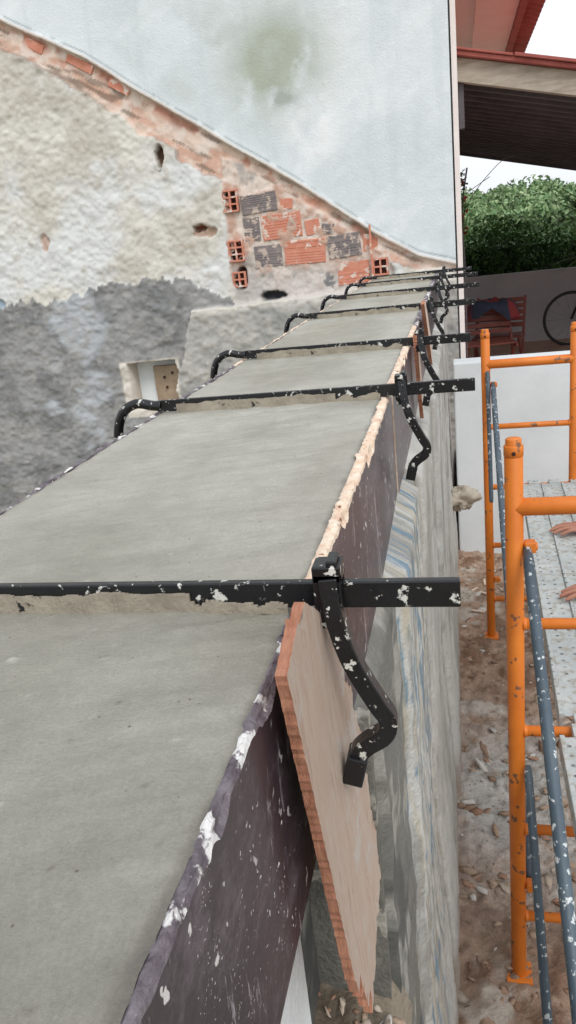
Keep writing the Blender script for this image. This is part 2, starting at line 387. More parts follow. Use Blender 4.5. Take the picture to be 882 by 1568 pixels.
cA=mixc(cA,lin(238,241,242),np.clip(np.exp(-(((X+.8)/.16)**2+((Z-1.03)/.2)**2))*1.2,0,.8)*ss(.3,.55,nB))
oA=.004*(nB-.5)+.003*(nC-.5)
cB=mixc(lin(224,202,186)+0*X[...,None],lin(208,170,150),ss(.42,.62,fbm((X*.87-Z*.5)*3,(Z*.87+X*.5)*16,4,120)))
cB=mixc(cB,lin(228,216,206),ss(.50,.68,nC)*.8)
cB=mixc(cB,lin(180,116,92),ss(.55,.63,fbm(X*6,Z*6,4,125))*ss(-.15,-.05,d)*.8)
cB=mixc(cB,lin(120,104,90),ss(.62,.70,fbm((X*.87-Z*.5)*5,(Z*.87+X*.5)*26,3,127))*.7)
oB=.0+.035*(nB-.5)+.02*(nC-.5)+.012*(nD-.5)
cC=mixc(lin(214,211,202)+0*X[...,None],lin(198,193,182),ss(.4,.7,nB))
cC=mixc(cC,lin(220,223,223),ss(.46,.66,fbm(X*2.4,Z*2.4,5,130))*.8)
cC=mixc(cC,lin(180,168,152),ss(.64,.78,nC)*.4)
oC=.04+.032*(nB-.5)+.022*(nC-.5)+.018*(nD-.5)
zg=np.interp(X,[-4.8,-3.3,-2.78,-2.35,-1.85,-1.5,-1.4],[.07,.09,.07,.17,.13,-.03,-.2])+.10*(fbm(X*16,X*0+2,3,140)-.5)+.05*(fbm(X*50,Z*10,2,141)-.5)
nE=fbm(X*8,Z*15,4,144)
cD=mixc(lin(150,150,149)+0*X[...,None],lin(126,127,127),ss(.4,.65,nB))
cD=mixc(cD,lin(184,189,194),ss(.6,.72,fbm(X*2.2+7,Z*3.2,4,143))*.8)
cD=mixc(cD,lin(164,162,158),ss(.5,.7,nC)*.6)
oD=.045+.028*(nB-.5)+.030*(nE-.5)+.012*(nC-.5)+.020*(nD-.5)
mD=ss(.006,-.006,Z-zg)
col=mixc(cC,cD,mD);off=oC*(1-mD)+oD*mD
mB_=ss(-.004,.006,d+bw);col=mixc(col,cB,mB_);off=off*(1-mB_)+oB*mB_
nb=.06*(fbm(X*9,Z*9,3,150)-.5)
left=-1.47+nb;bott=-.12+nb+.05*np.sin(X*9)
mBr=ss(-.008,.008,X-left)*ss(-.008,.008,Z-bott)*ss(.0,-.02,X+.30+nb)*ss(.02,-.0,d+.12+nb)
cBr=mixc(lin(218,204,192)+0*X[...,None],lin(196,162,144),ss(.45,.65,nC))
cBr=mixc(cBr,lin(166,162,157),ss(.55,.65,nB)*.8)
cBr=mixc(cBr,lin(196,192,188),ss(.25,.05,Z+.1*nB)*.7)
cBr=mixc(cBr,lin(90,92,98),ss(.62,.66,fbm(X*8,Z*8,4,155))*ss(.12,.02,Z)*.8)
col=mixc(col,cBr,mBr);off=off*(1-mBr)+(.012+.04*(nC-.5)+.018*(nD-.5))*mBr
xl=np.interp(Z,[-1.8,-.7,-.5,-.08],[-2.25,-2.04,-1.93,-1.79])+.04*(fbm(Z*9,Z*0,3,160)-.5)
mS=ss(-.006,.006,X-xl)*ss(.006,-.006,Z+.09+.03*(fbm(X*8,X*0,3,161)-.5)-.03*ss(-1.2,-.6,X))
cS=mixc(lin(176,175,170)+0*X[...,None],lin(152,152,149),ss(.35,.7,nB));cS=mixc(cS,lin(192,188,178),ss(.5,.7,nC)*.6)
oS=.11+.03*(nB-.5)+.03*(nC-.5)+.02*(nD-.5)
col=mixc(col,cS,mS);off=off*(1-mS)+oS*mS
te=ss(-.16,-.10,Z)*mS;col=mixc(col,lin(214,209,200),te*.8)
mA=ss(-.004,.004,d);col=mixc(col,cA,mA);off=off*(1-mA)+oA*mA
rd=np.exp(-((d+.012)/.016)**2);col=mixc(col,lin(178,170,158),np.clip(rd,0,1)*.8);off+=.045*rd*(.5+.9*nC)
dk=np.exp(-((d-.022)/.008)**2);col=mixc(col,lin(112,120,122),dk*.75*ss(.3,.55,nC))
dk=np.exp(-((d+bw+.0)/.012)**2)*(1-mBr)*ss(.4,.6,nB);col=mixc(col,lin(130,112,98),dk*.6)
for hx,hz,rx,rz,cc in((-1.88,.95,.035,.085,(95,72,58)),(-1.66,.475,.05,.03,(140,84,62)),(-1.62,.44,.09,.035,(176,150,132)),(-2.83,.50,.03,.06,(200,176,162)),(-3.28,.09,.06,.03,(160,176,190)),(-1.40,.09,.04,.09,(96,70,60)),(-1.2,-.05,.09,.03,(60,62,66))):
    q=((X-hx)/rx)**2+((Z-hz)/rz)**2+2.4*(nC-.5);m=ss(1.1,.7,q);col=mixc(col,lin(*cc),m);off-=.07*m*(1 if cc[0]<150 else .3)
vm=ss(-.006,.006,X+2.36)*ss(.006,-.006,X+1.985-.012*np.sin(Z*30))*ss(-.006,.006,Z+.80)*ss(.006,-.006,Z+.455)
col=mixc(col,lin(186,170,150),vm);off=off*(1-vm)+(-.20+.006*nC)*vm
vr=ss(-.006,.006,X+2.43)*ss(.006,-.006,X+1.96)*ss(-.006,.006,Z+.87)*ss(.006,-.006,Z+.435)*(1-vm)
col=mixc(col,lin(226,218,206),vr*.85)
P=np.stack([X,5.9+.1*(X-.1)-off,Z],-1)
house=empty('white_rendered_house')
gridobj('old_wall',P,col,M_fac,house)
mb=MB()
vb=[(-6.5,5.36),(.15,6.03),(.15,14),(-6.5,14)]
vs=[(x,y,z) for z in(G-.1,4.2) for x,y in vb]
mb.add(vs,[(0,1,5,4),(1,2,6,5),(2,3,7,6),(3,0,4,7),(4,5,6,7)],0)
mb.obj('house_body',[M_white],house)
mb=MB();mb.add([(.152,5.902,G),(.152,5.902,3.1),(.152,6.05,3.1),(.152,6.05,G)],[(0,1,2,3)])
mb.add([(-6.4,5.24,3.1),(.152,5.9,3.1),(.152,5.9,4.2),(-6.4,5.24,4.2)],[(0,1,2,3)])
mb.add([(-6.4,5.24,G),(-4.69,5.42,G),(-4.69,5.42,3.1),(-6.4,5.24,3.1)],[(0,1,2,3)])
mb.obj('corner_return',[M_white],house)
mb=MB();mb.box((.153,6.06,-1.3),(.19,13.9,3.0),2);mb.box((.19,6.6,2.62),(.45,14,2.68),2);mb.box((.45,6.6,2.55),(.92,14,2.62),0);mb.box((.925,6.5,2.50),(1.0,14,2.60),1)
for i in range(36):
    y=6.55+i*.21;mb.tube([(.55,y,2.78),(1.22,y,2.59)],.07,8,1)
mb.obj('upper_eave',[M_salmon,M_red,M_pink],house)
M_brick=pmat('hollow_brick',lin(194,122,98),lin(208,146,124),16,.9,120,.004,.6,chip=lin(216,198,186),chipscale=14,chipth=.57)
M_brickd=pmat('mortar_stained_brick',lin(112,106,108),lin(140,130,126),18,.9,120,.004,.6,chip=lin(188,172,160),chipscale=16,chipth=.54)
M_hole=pmat('brick_hole_dark',lin(78,44,36),lin(50,30,26),10,.95)
mb=MB()
def yf(x):return 5.9+.1*(x-.1)
def brick(x0,x1,z0,z1,m,ribs=True,out=.022,tilt=0):
    y=yf((x0+x1)/2)-out+random.uniform(-.006,.006);R_=Matrix.Rotation(math.atan(.1),3,'Z')@Matrix.Rotation(tilt,3,'Y')
    pv=((x0+x1)/2,y,(z0+z1)/2)
    mb.box((x0,y+.004,z0),(x1,y+.06,z1),m,R_,pv)
    if ribs:
        n=9;h=(z1-z0)/n
        for i in range(n):
            a=random.uniform(0,.02);b=random.uniform(0,.03)
            if random.random()<.2:continue
            mb.box((x0+.002+a,y+.0015,z0+i*h+h*.14),(x1-.002-b,y+.005,z0+(i+1)*h-h*.14),m,R_,pv)
brick(-1.345,-1.09,.525,.655,1,tilt=-.05);brick(-1.07,-.98,.53,.60,0,False,tilt=.1)
brick(-1.35,-1.23,.34,.50,1);brick(-1.215,-.93,.335,.505,0,tilt=-.03);brick(-.905,-.80,.34,.44,0,False,tilt=-.1);brick(-.79,-.70,.33,.40,1,tilt=.12)
brick(-1.29,-1.09,.15,.30,1);brick(-1.07,-.775,.145,.31,0,tilt=.02);brick(-.755,-.52,.16,.32,1,tilt=-.05);brick(-.505,-.40,.18,.30,0,False,tilt=.06)
brick(-.70,-.47,-.03,.125,0,tilt=-.02)
def hollow(x0,z0,w,h,nx,nz,out=.04):
    y=yf(x0)-out;t=.012
    mb.box((x0,y+.03,z0),(x0+w,y+.07,z0+h),2)
    for i in range(nx+1):
        xx=x0+(w-t)*i/nx;mb.box((xx,y,z0),(xx+t,y+.05,z0+h),0)
    for k in range(nz+1):
        zz=z0+(h-t)*k/nz;mb.box((x0+.001,y+.001,zz),(x0+w-.001,y+.05,zz+t),0)
hollow(-1.475,.55,.115,.15,2,3);hollow(-1.475,.21,.115,.15,2,3);hollow(-.445,.01,.11,.12,2,2,.045)
hollow(-1.47,.03,.10,.11,2,2,.03)
mb.box((-.455,5.79,-.02),(-.44,5.80,.36),0)
mb.obj('exposed_hollow_bricks',[M_brick,M_brickd,M_hole],house,.004,2)
mb=MB()
for x0,w in((-2.72,.14),(-2.45,.2),(-2.18,.16)):
    z=np.interp(x0,[-2.86,-2.31,-1.96],[1.96,1.66,1.4])-.12
    pv=(x0+w/2,yf(x0)-.0,z);mb.box((x0,yf(x0)-.006,z-.03),(x0+w,yf(x0)+.03,z+.03),0,Matrix.Rotation(.56,3,'Y'),pv)
mb.obj('ceramic_strip',[M_brick],house,.003,1)
mb=MB();yv=yf(-2.17)
mb.box((-2.22,yv+.08,-.79),(-2.0,yv+.12,-.50),0)
for x,z in((-2.14,-.60),(-2.07,-.57),(-2.13,-.68)):
    mb.box((x,yv+.06,z),(x+.016,yv+.081,z+.02),1)
mb.obj('wall_niche_block',[pmat('niche_clay',lin(166,148,126),lin(138,120,100),12),M_hole],house,.004,1)

# ================================================================ VERANDA ROOF
ver=empty('veranda_roof')
def zr(x):return 1.475-.25*(x-.1)
mb=MB();x0,x1=.16,4.5;y0,y1=6.3,12.2
def slab(xa,xb,ya,yb,t0,t1,m):
    vs=[(xa,ya,zr(xa)+t0),(xb,ya,zr(xb)+t0),(xb,yb,zr(xb)+t0),(xa,yb,zr(xa)+t0),(xa,ya,zr(xa)+t1),(xb,ya,zr(xb)+t1),(xb,yb,zr(xb)+t1),(xa,yb,zr(xa)+t1)]
    mb.add(vs,[(0,3,2,1),(4,5,6,7),(0,1,5,4),(1,2,6,5),(2,3,7,6),(3,0,4,7)],m)
slab(x0,x1,y0+.02,y1,-.10,-.05,1)
slab(x0,x1,y0,y0+.07,-.20,-.045,0)
for i in range(22):
    yy=y0+.25+i*.27;slab(x0,x1,yy,yy+.06,-.16,-.102,1)
slab(x0,x1,y1-.08,y1,-.2,-.104,1)
slab(x0,x1,y0-.06,y1,-.042,-.012,2)
for i in range(9):
    xx=x0+i*.42;slab(xx,xx+.41,y0-.075-.01*(i%2),y0+.3,-.010,.006+.006*(i%3),2)
mb.box((.195,6.34,.95),(.235,6.42,1.25),1);mb.box((3.4,11.9,-1.3),(3.52,12.02,.5),1)
mb.obj('roof_structure',[M_wood_beam,M_soffit,M_red],ver,.003,1)

# ================================================================ GROUND / TERRACE / WALLS
gb=pmat('bare_earth',lin(150,134,112),lin(118,118,88),.4,.95,8,.03,.5)
S=400
rawobj('ground',np.array([(-S,-S,G-.03),(S,-S,G-.03),(S,S,G-.03),(-S,S,G-.03)],float),np.array([[0,1,2,3]]),gb)
gx=np.arange(-.12,2.6,.010);gy=np.arange(-.3,4.85,.010)
X,Y=np.meshgrid(gx,gy)
a=fbm(X*3,Y*3,5,201);b_=fbm(X*13,Y*13,4,202);c_=fbm(X*42,Y*42,3,203)
Zg=G+.05*(a-.5)+.06*(b_-.45)*ss(.35,.6,a)+.026*(c_-.5)+.05*ss(.32,.05,X)*fbm(X*8,Y*8,3,207)
C=mixc(lin(182,154,132)+0*X[...,None],lin(148,116,94),ss(.4,.65,b_))
C=mixc(C,lin(206,194,180),ss(.56,.74,fbm(X*7+3,Y*7,5,210)))
pat=np.exp(-(((X-.35)/.4)**2+((Y-2.45)/.42)**2)*1.1);C=mixc(C,lin(206,202,196),np.clip(pat*1.3,0,.9)*ss(.3,.5,b_+.1))
Zg-=np.clip(pat,0,1)*.02*b_
C=C*(.75+.5*c_)[...,None]
gridobj('rubble_ground',np.stack([X,Y,Zg],-1),C,M_dirt)
def stones(name,n,xr,yr,zf,smin,smax,pal,parent=None,pw=4):
    V=[];Fc=[];Cc=[];o=0
    for i in range(n):
        s=smin+(smax-smin)*random.random()**pw
        cx=random.uniform(*xr);cy=random.uniform(*yr);cz=zf(cx,cy)
        sc=np.array([random.uniform(.6,2.0),random.uniform(.35,.9),random.uniform(.18,.4)])*s
        th=random.random()*6.28;ct,st_=math.cos(th),math.sin(th);tl=random.uniform(-.5,.5)
        p=[]
        for zz,rr_ in((-.6,.9),(.1,1.0),(.8,.8)):
            for k in range(5):
                an=k*1.2566+random.uniform(-.5,.5);r=rr_*random.uniform(.55,1.25)
                v=np.array([math.cos(an)*r,math.sin(an)*r,zz+random.uniform(-.15,.15)])*sc
                p.append((cx+v[0]*ct-v[1]*st_,cy+v[0]*st_+v[1]*ct,cz+v[2]+v[0]*tl+.1*sc[2]))
        p.append((cx,cy,cz+sc[2]*.85));V+=p
        for L in(0,1):
            for k in range(5):
                A=o+L*5+k;B=o+L*5+(k+1)%5;Fc.append((A,B,B+5));Fc.append((A,B+5,A+5))
        for k in range(5):Fc.append((o+10+k,o+10+(k+1)%5,o+15))
        c=lin(*random.choice(pal))*random.uniform(.8,1.1);Cc+=[c]*16;o+=16
    return rawobj(name,np.array(V),np.array(Fc),M_stone,np.array(Cc),parent)
pal=[(184,160,138),(196,180,162),(168,140,118),(156,124,102),(180,152,130),(176,138,114),(216,210,202)]
def gz(x,y):
    a=fbm(np.array(x*3),np.array(y*3),5,201);b=fbm(np.array(x*13),np.array(y*13),4,202)
    return float(G+.05*(a-.5)+.06*(b-.45)*ss(.35,.6,a)+.05*ss(.32,.05,x)*fbm(np.array(x*8),np.array(y*8),3,207))-.002
stones('rubble_stones',6500,(.05,1.6),(.3,4.7),gz,.003,.030,pal,None,7)
stones('ledge_rubble',320,(-.09,.04),(-.2,.68),lambda x,y:-.60,.004,.018,pal,wall)
mb=MB()
for i in range(16):
    x=random.uniform(.12,.9);y=random.uniform(.9,4.4);L=random.uniform(.015,.05);w_=random.uniform(.003,.009)
    mb.box((x-L,y-w_,gz(x,y)+.010),(x+L,y+w_,gz(x,y)+.015),0,Matrix.Rotation(random.uniform(0,3.1),3,'Z')@Matrix.Rotation(random.uniform(-.2,.2),3,'Y'))
mb.obj('timber_splinters',[M_chip])
mb=MB();mb.box((.10,4.80,G-.1),(4.5,4.98,-.50));mb.obj('white_boundary_wall',[M_white],None,.01)
sx,sy,sz=.12,4.45,-1.25
u=np.linspace(0,2*np.pi,40);v=np.linspace(0.02,np.pi-.02,26);Uu,Vv=np.meshgrid(u,v)
r=.085*(1+1.1*(fbm(np.cos(Uu)*1.6+4,np.cos(Vv)*1.6+np.sin(Uu),3,301)-.5)+.5*(fbm(np.cos(Uu)*5+9,Vv*5+np.sin(Uu)*4,3,303)-.5))
Ps=np.stack([sx+r*np.sin(Vv)*np.cos(Uu)*1.1,sy+r*np.sin(Vv)*np.sin(Uu),sz+r*np.cos(Vv)*.8],-1)
gridobj('projecting_stone',Ps,np.broadcast_to(lin(190,180,164),Ps.shape).copy(),M_stone,wall)
mb=MB();mb.box((.10,4.981,G-.1),(12,13.5,-1.3));mb.obj('terrace_pavement',[pmat('terracotta_paving',lin(190,156,136),lin(172,140,122),3,.8)])
mb=MB();mb.box((.2,11.2,-1.3),(12,11.35,-.42));mb.box((.2,11.17,-.419),(12,11.38,-.38));mb.obj('grey_garden_wall',[pmat('grey_painted_wall',lin(176,170,170),lin(156,152,154),1.2,.9)])

# ================================================================ VEGETATION
def leaves(name,n,cf,size,pal,parent=None,asp=.45):
    P=np.array([cf() for _ in range(n)]);c=P[:,:3];shade=P[:,3]
    d1=rng.normal(size=(n,3));d1/=np.linalg.norm(d1,axis=1)[:,None]
    d2=np.cross(d1,rng.normal(size=(n,3)));d2/=np.linalg.norm(d2,axis=1)[:,None]
    s=size*rng.uniform(.6,1.4,n)[:,None]
    V=np.stack([c-d1*s,c+d2*s*asp,c+d1*s,c-d2*s*asp],1).reshape(-1,3)
    f=np.arange(n*4).reshape(n,4)
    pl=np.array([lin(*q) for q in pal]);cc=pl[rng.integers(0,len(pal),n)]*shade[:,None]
    return rawobj(name,V,f,M_leaf,np.repeat(cc,4,0),parent)
clumps=[(random.uniform(-.2,7),random.uniform(12.4,13.6),random.uniform(-1.0,.2),random.uniform(.2,.42)) for _ in range(220)]
clumps=[(x,y,min(z,-.04+.10*math.sin(x*2.1)+random.uniform(-.1,.06)),r) for x,y,z,r in clumps]
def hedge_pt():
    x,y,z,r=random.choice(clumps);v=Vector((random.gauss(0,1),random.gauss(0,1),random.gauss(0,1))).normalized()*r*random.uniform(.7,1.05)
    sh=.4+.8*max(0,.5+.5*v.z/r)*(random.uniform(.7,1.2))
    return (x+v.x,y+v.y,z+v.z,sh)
G1=[(64,100,48),(82,118,60),(52,86,42),(96,130,72),(70,108,50)]
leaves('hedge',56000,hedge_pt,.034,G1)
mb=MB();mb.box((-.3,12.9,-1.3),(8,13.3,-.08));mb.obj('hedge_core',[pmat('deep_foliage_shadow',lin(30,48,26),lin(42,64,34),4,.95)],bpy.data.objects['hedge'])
def hh(x):return 1.9+.6*math.sin(x*.11+.4)+.35*math.sin(x*.45)+.22*math.sin(x*1.1+1)
hc=[]
for _ in range(1600):
    x=random.uniform(-2,40);y=random.uniform(50,66);z=-1.5+(hh(x)+1.4)*(1-(66-y)/16*.55)+random.uniform(-.4,.1);hc.append((x,y,z,random.uniform(.4,.9)))
def hill_pt():
    x,y,z,r=random.choice(hc);v=Vector((random.gauss(0,1),random.gauss(0,1),random.gauss(0,1))).normalized()*r
    return (x+v.x,y+v.y,z+v.z,.5+.65*max(0,.5+.5*v.z/r)*random.uniform(.8,1.2))
hx=np.linspace(-40,90,90);hy=np.linspace(30,110,40);HX,HY=np.meshgrid(hx,hy)
HZ=G-.8+(np.vectorize(hh)(HX)+2.0)*ss(30,70,HY)*(.9+.2*fbm(HX*.5,HY*.5,3,5))
hill=gridobj('wooded_hill',np.stack([HX,HY,HZ],-1),np.broadcast_to(lin(70,94,56),HX.shape+(3,)).copy(),M_dirt)
leaves('hill_foliage',90000,hill_pt,.17,[(112,138,94),(130,154,110),(98,126,86),(142,160,118)],hill,.6)
yu=empty('yucca_plant',(0,0,0))
mb=MB();mb.tube([(1.62,9.2,-1.3),(1.6,9.2,-.6),(1.56,9.2,.05),(1.55,9.2,.25)],[.07,.06,.05,.04],10);mb.obj('trunk',[M_wood_beam],yu)
mb=MB()
for hz,kk in((.25,60),(-.15,40),(.35,25)):
  for i in range(kk):
    a=random.random()*6.28;e=random.uniform(-.3,1.2);L=random.uniform(.35,.6);w=.014
    base_=Vector((1.50,9.2,hz));dr=Vector((math.cos(a)*math.cos(e),math.sin(a)*math.cos(e),math.sin(e)));sd=dr.cross(Vector((0,0,1))).normalized()
    pts=[];m_=6
    for k in range(m_+1):
        t=k/m_;c=base_+dr*L*t+Vector((0,0,-.22*t*t*L));ww=w*(1-t**2)+.001;pts+=[c-sd*ww,c+sd*ww]
    mb.add(pts,[(2*k,2*k+1,2*k+3,2*k+2) for k in range(m_)],0,True)
mb.obj('blades',[pmat('yucca_leaf',lin(84,116,70),lin(116,140,92),8,.6)],yu)
cl=empty('climbing_vine')
mb=MB();mb.tube(bez([(.21,7.4,-1.3),(.22,7.4,-.2),(.21,7.4,.4),(.26,7.35,.75)],4),.008,6)
mb.tube(bez([(.25,7.4,.45),(.38,7.4,.62),(.56,7.4,.78),(.66,7.4,.80)],4),.003,5);mb.tube(bez([(.25,7.4,.55),(.34,7.4,.60),(.45,7.4,.66)],4),.003,5)
mb.obj('stems',[M_soffit],cl)
leaves('leaves',200,lambda:(random.gauss(.205,.025),7.4+random.gauss(0,.05),random.uniform(.2,.75),random.uniform(.6,1.1)),.022,G1+[(150,60,50),(150,60,50)],cl)

# ================================================================ CHAIRS, BICYCLE
M_rw=pmat('red_stained_wood',lin(120,62,50),lin(98,48,40),10,.6)
def chair(x,y,ang):
    root=empty('folding_wooden_chair',(x,y,-1.3));root.rotation_euler=(0,0,ang);mb=MB();w=.24
    for s in(-w,w):
        mb.tube([(s,-.22,0),(s,.2,.84)],0,rect=(.012,.02),up=(1,0,0));mb.tube([(s*.92,.24,0),(s*.92,-.2,.46)],0,rect=(.012,.02),up=(1,0,0))
        mb.box((s-.012,-.24,.44),(s+.012,.1,.47))
    for i in range(7):mb.box((-w,-.25+i*.05,.471),(w,-.215+i*.05,.488))
    for i in range(5):
        z=.55+i*.06;yy=-.22+.42*z/.84;mb.box((-w,yy-.028,z),(w,yy-.012,z+.045))
    mb.box((-w,-.205,.08),(w,-.185,.11));mb.box((-w,.17,.1),(w,.19,.13))
    mb.obj('frame_and_slats',[M_rw],root,.003,1);return root
chair(.42,8.0,.15);chair(.56,8.45,-.2);
ux=np.linspace(-.26,.26,40);uy=np.linspace(-.2,.2,30);UX,UY=np.meshgrid(ux,uy)
UZ=-.46+.10*(fbm(UX*9,UY*9,4,400)-.4)-.16*ss(.18,.27,np.hypot(UX*.9,UY*1.1))
cc=mixc(lin(44,52,70)+0*UX[...,None],lin(140,50,50),ss(.54,.58,fbm(UX*4,UY*4,2,405)))
gridobj('pile_of_clothes',np.stack([.48+UX,8.15+UY,UZ],-1),cc,M_stone)
mb=MB();bk=Vector((1.56,10.6,-.97));b2=Vector((2.60,10.6,-.97))
for c in(bk,b2):
    mb.tube([(c.x+.33*math.cos(t),c.y,c.z+.33*math.sin(t)) for t in np.linspace(0,2*math.pi,33)],.02,8,0,cap=False)
    for k in range(14):
        t=k*math.pi/7;mb.tube([c,(c.x+.32*math.cos(t),c.y,c.z+.32*math.sin(t))],.0015,4,1)
bb=Vector((2.06,10.6,-1.0));hd=Vector((1.80,10.6,-.42));st_=Vector((2.24,10.6,-.45))
for p,q in((bk,hd),(hd,bb),(bb,st_),(hd,st_-Vector((.03,0,.08))),(b2,bb),(b2,st_-Vector((.03,0,.08)))):mb.tube([p,q],.016,8,0)
mb.tube([hd,hd+Vector((-.02,0,.12))],.014,8);mb.tube([hd+Vector((-.02,-.28,.12)),hd+Vector((-.02,.28,.12))],.012,8);mb.box((2.14,10.54,-.42),(2.38,10.66,-.38))
mb.obj('bicycle',[pmat('black_rubber',lin(26,26,28),lin(40,40,42),8,.6),M_bluetube])

# ================================================================ SCAFFOLD
def frame(y,xl,xr):
    root=empty('scaffold_frame',(0,y,0));mb=MB()
    for x in(xl,xr):
        mb.tube([(x,0,G),(x,0,-.215)],.0205,16);mb.tube([(x,0,-.215),(x,0,-.19)],.0215,16);
        mb.tube([(x,0,-.25),(x,0,-.175)],.0175,12)
        mb.tube([(x-.001,-.024,-.205),(x-.001,.024,-.205)],.005,8,2)
        mb.box((x-.035,-.035,G-.0),(x+.035,.035,G+.012))
    mb.tube([(xl,0,-.335),(xr,0,-.335)],.0205,16)
    for z in(-.63,-.93,-1.235,-1.53):
        mb.tube([(xl,0,z),(xr,0,z)],.0135,12)
        for x,s in((xl,1),(xr,-1)):mb.tube([(x+s*.017,0,z),(x+s*.027,0,z)],[.017,.0138],12)
    for z in(-.43,-1.42):
        mb.tube([(xl+.02,-.005,z),(xl+.05,-.005,z)],.011,8);mb.box((xl+.022,-.018,z-.012),(xl+.046,.012,z+.012))
    mb.obj('welded_tube_frame',[M_orange,M_bluetube,M_hole],root,.0015,1)
    return root
frame(1.70,.245,.66);frame(3.67,.255,.645)
for i,(p,q,r) in enumerate((((.272,1.69,-.43),(.31,-.2,-1.7),.0125),((.27,1.68,-1.02),(.272,.6,-1.74),.0105),((.285,3.65,-.42),(.275,1.72,-1.42),.0125),((.262,3.64,-.36),(.262,3.5,-.95),.010))):
    mb=MB();p=Vector(p);q=Vector(q);mb.tube([p,p+(q-p)*.02,p+(q-p)*.98,q],[r*.7,r,r,r*.7],12);mb.obj('scaffold_brace',[M_bluetube])
def plankmat():
    m,nt,b=newmat('galvanised_perforated_deck')
    tc=N(nt,'ShaderNodeTexCoord');mp=N(nt,'ShaderNodeMapping');mp.inputs['Scale'].default_value=(28,28,28)
    nt.links.new(tc.outputs['Object'],mp.inputs[0])
    v=N(nt,'ShaderNodeTexVoronoi');v.voronoi_dimensions='2D';v.inputs['Scale'].default_value=1;v.inputs['Randomness'].default_value=0.05;nt.links.new(mp.outputs[0],v.inputs['Vector'])
    s=ramp(nt,v.outputs['Distance'],.12,.16,(1,1,1,1),(0,0,0,1))
    k=ramp(nt,noise(nt,14,4,.6),.4,.55);s=mixn(nt,1.0,s,k,'MULTIPLY')
    f=ramp(nt,noise(nt,9,6,.7),.35,.65);c=mixn(nt,f,lin(170,178,178),lin(198,202,200))
    g=ramp(nt,noise(nt,40,5,.6),.5,.62);c=mixn(nt,g,c,lin(166,162,152))
    c=mixn(nt,s,c,lin(100,102,102));nt.links.new(c,b.inputs['Base Color']);b.inputs['Roughness'].default_value=.6
    bump(nt,b,noise(nt,120,5,.6),.4,.002);return m
M_deck=plankmat()
def deck(x0,x1,y0,y1,z,skew):
    root=empty('scaffold_deck');mb=MB()
    w=(x1-x0)
    def sk(y):return skew*(y-y0)/(y1-y0)
    for (xa,xb,za,zb) in[(x0,x0+.012,z-.045,z+.006),(x1-.012,x1,z-.045,z+.006),(x0+.012,x0+w*.32,z-.006,z),(x0+w*.32,x0+w*.35,z-.006,z+.008),(x0+w*.35,x0+w*.64,z-.006,z),(x0+w*.64,x0+w*.67,z-.006,z+.008),(x0+w*.67,x1-.012,z-.006,z)]:
        vs=[(xa+sk(y0),y0,za),(xb+sk(y0),y0,za),(xb+sk(y1),y1,za),(xa+sk(y1),y1,za),(xa+sk(y0),y0,zb),(xb+sk(y0),y0,zb),(xb+sk(y1),y1,zb),(xa+sk(y1),y1,zb)]
        mb.add(vs,[(0,3,2,1),(4,5,6,7),(0,1,5,4),(1,2,6,5),(2,3,7,6),(3,0,4,7)],0)
    for y,s in((y0,-1),(y1,1)):
        for t in(.12,.45,.8):
            x=x0+w*t+sk(y);mb.box((x,min(y,y+s*.05),z-.02),(x+.05,max(y,y+s*.05),z+.004),0)
    mb.obj('deck_panel',[M_deck],root,.0015,1)
deck(.35,.63,1.735,3.62,-.905,.055)
deck(.32,.60,-.5,1.645,-.905,.02)

# ================================================================ WORKER (leans on the deck with both hands)
M_skin=pmat('skin',lin(186,134,112),lin(168,114,94),10,.55,200,.001,.3)
M_shirt=pmat('dusty_tshirt',lin(70,84,104),lin(88,100,116),8,.9)
M_pants=pmat('work_trousers',lin(82,78,70),lin(98,92,82),8,.9)
M_hair=pmat('dark_hair',lin(30,24,20),lin(46,36,30),40,.7,200,.003,.8)
M_nail=pmat('fingernail',lin(214,170,152),lin(204,158,140),10,.4)
def skin(name,vs,es,rs,root,mats,parent,fn=None,sub=2):
    me=bpy.data.meshes.new(name);me.from_pydata([tuple(v) for v in vs],es,[]);o=bpy.data.objects.new(name+'_tmp',me);COL.objects.link(o)
    md=o.modifiers.new('s','SKIN');lay=me.skin_vertices[0].data
    for i,r in enumerate(rs):
        lay[i].radius=(r,r) if not isinstance(r,tuple) else r
        lay[i].use_root=(i==root)
    s=o.modifiers.new('sub','SUBSURF');s.levels=sub;s.render_levels=sub
    dg=bpy.context.evaluated_depsgraph_get();dg.update();ev=o.evaluated_get(dg);nm=bpy.data.meshes.new_from_object(ev)
    nm.materials.clear();bpy.data.objects.remove(o)
    ob=obj(name,nm,mats,parent,True)
    if fn:
        for p in nm.polygons:p.material_index=fn(p.center)
    return ob
HX_=-.055
wk=empty('construction_worker')
V=[(1.28,2.68,-.86),(1.22,2.68,-.66),(1.13,2.68,-.44),(1.06,2.68,-.32),(1.02,2.68,-.22),
   (1.08,2.87,-.38),(.96,3.01,-.64),(.735+HX_,2.97,-.865),
   (1.08,2.49,-.38),(.94,2.34,-.64),(.70+HX_,2.395,-.865),
   (1.29,2.79,-.94),(1.24,2.81,-1.32),(1.32,2.82,-1.68),(1.18,2.83,-1.71),
   (1.29,2.57,-.94),(1.22,2.54,-1.32),(1.28,2.53,-1.68),(1.14,2.51,-1.71)]
E=[(0,1),(1,2),(2,3),(3,4),(2,5),(5,6),(6,7),(2,8),(8,9),(9,10),(0,11),(11,12),(12,13),(13,14),(0,15),(15,16),(16,17),(17,18)]
Rr=[.14,.125,.14,.08,.055,.07,.046,.028,.07,.046,.028,.095,.065,.045,.04,.095,.065,.045,.04]
def wf(c):
    if c.z<-1.66:return 3
    if c.z<-.84 and c.x>1.1:return 1
    if c.x<1.0 and c.z<-.55:return 0
    if c.z>-.27:return 0
    return 2
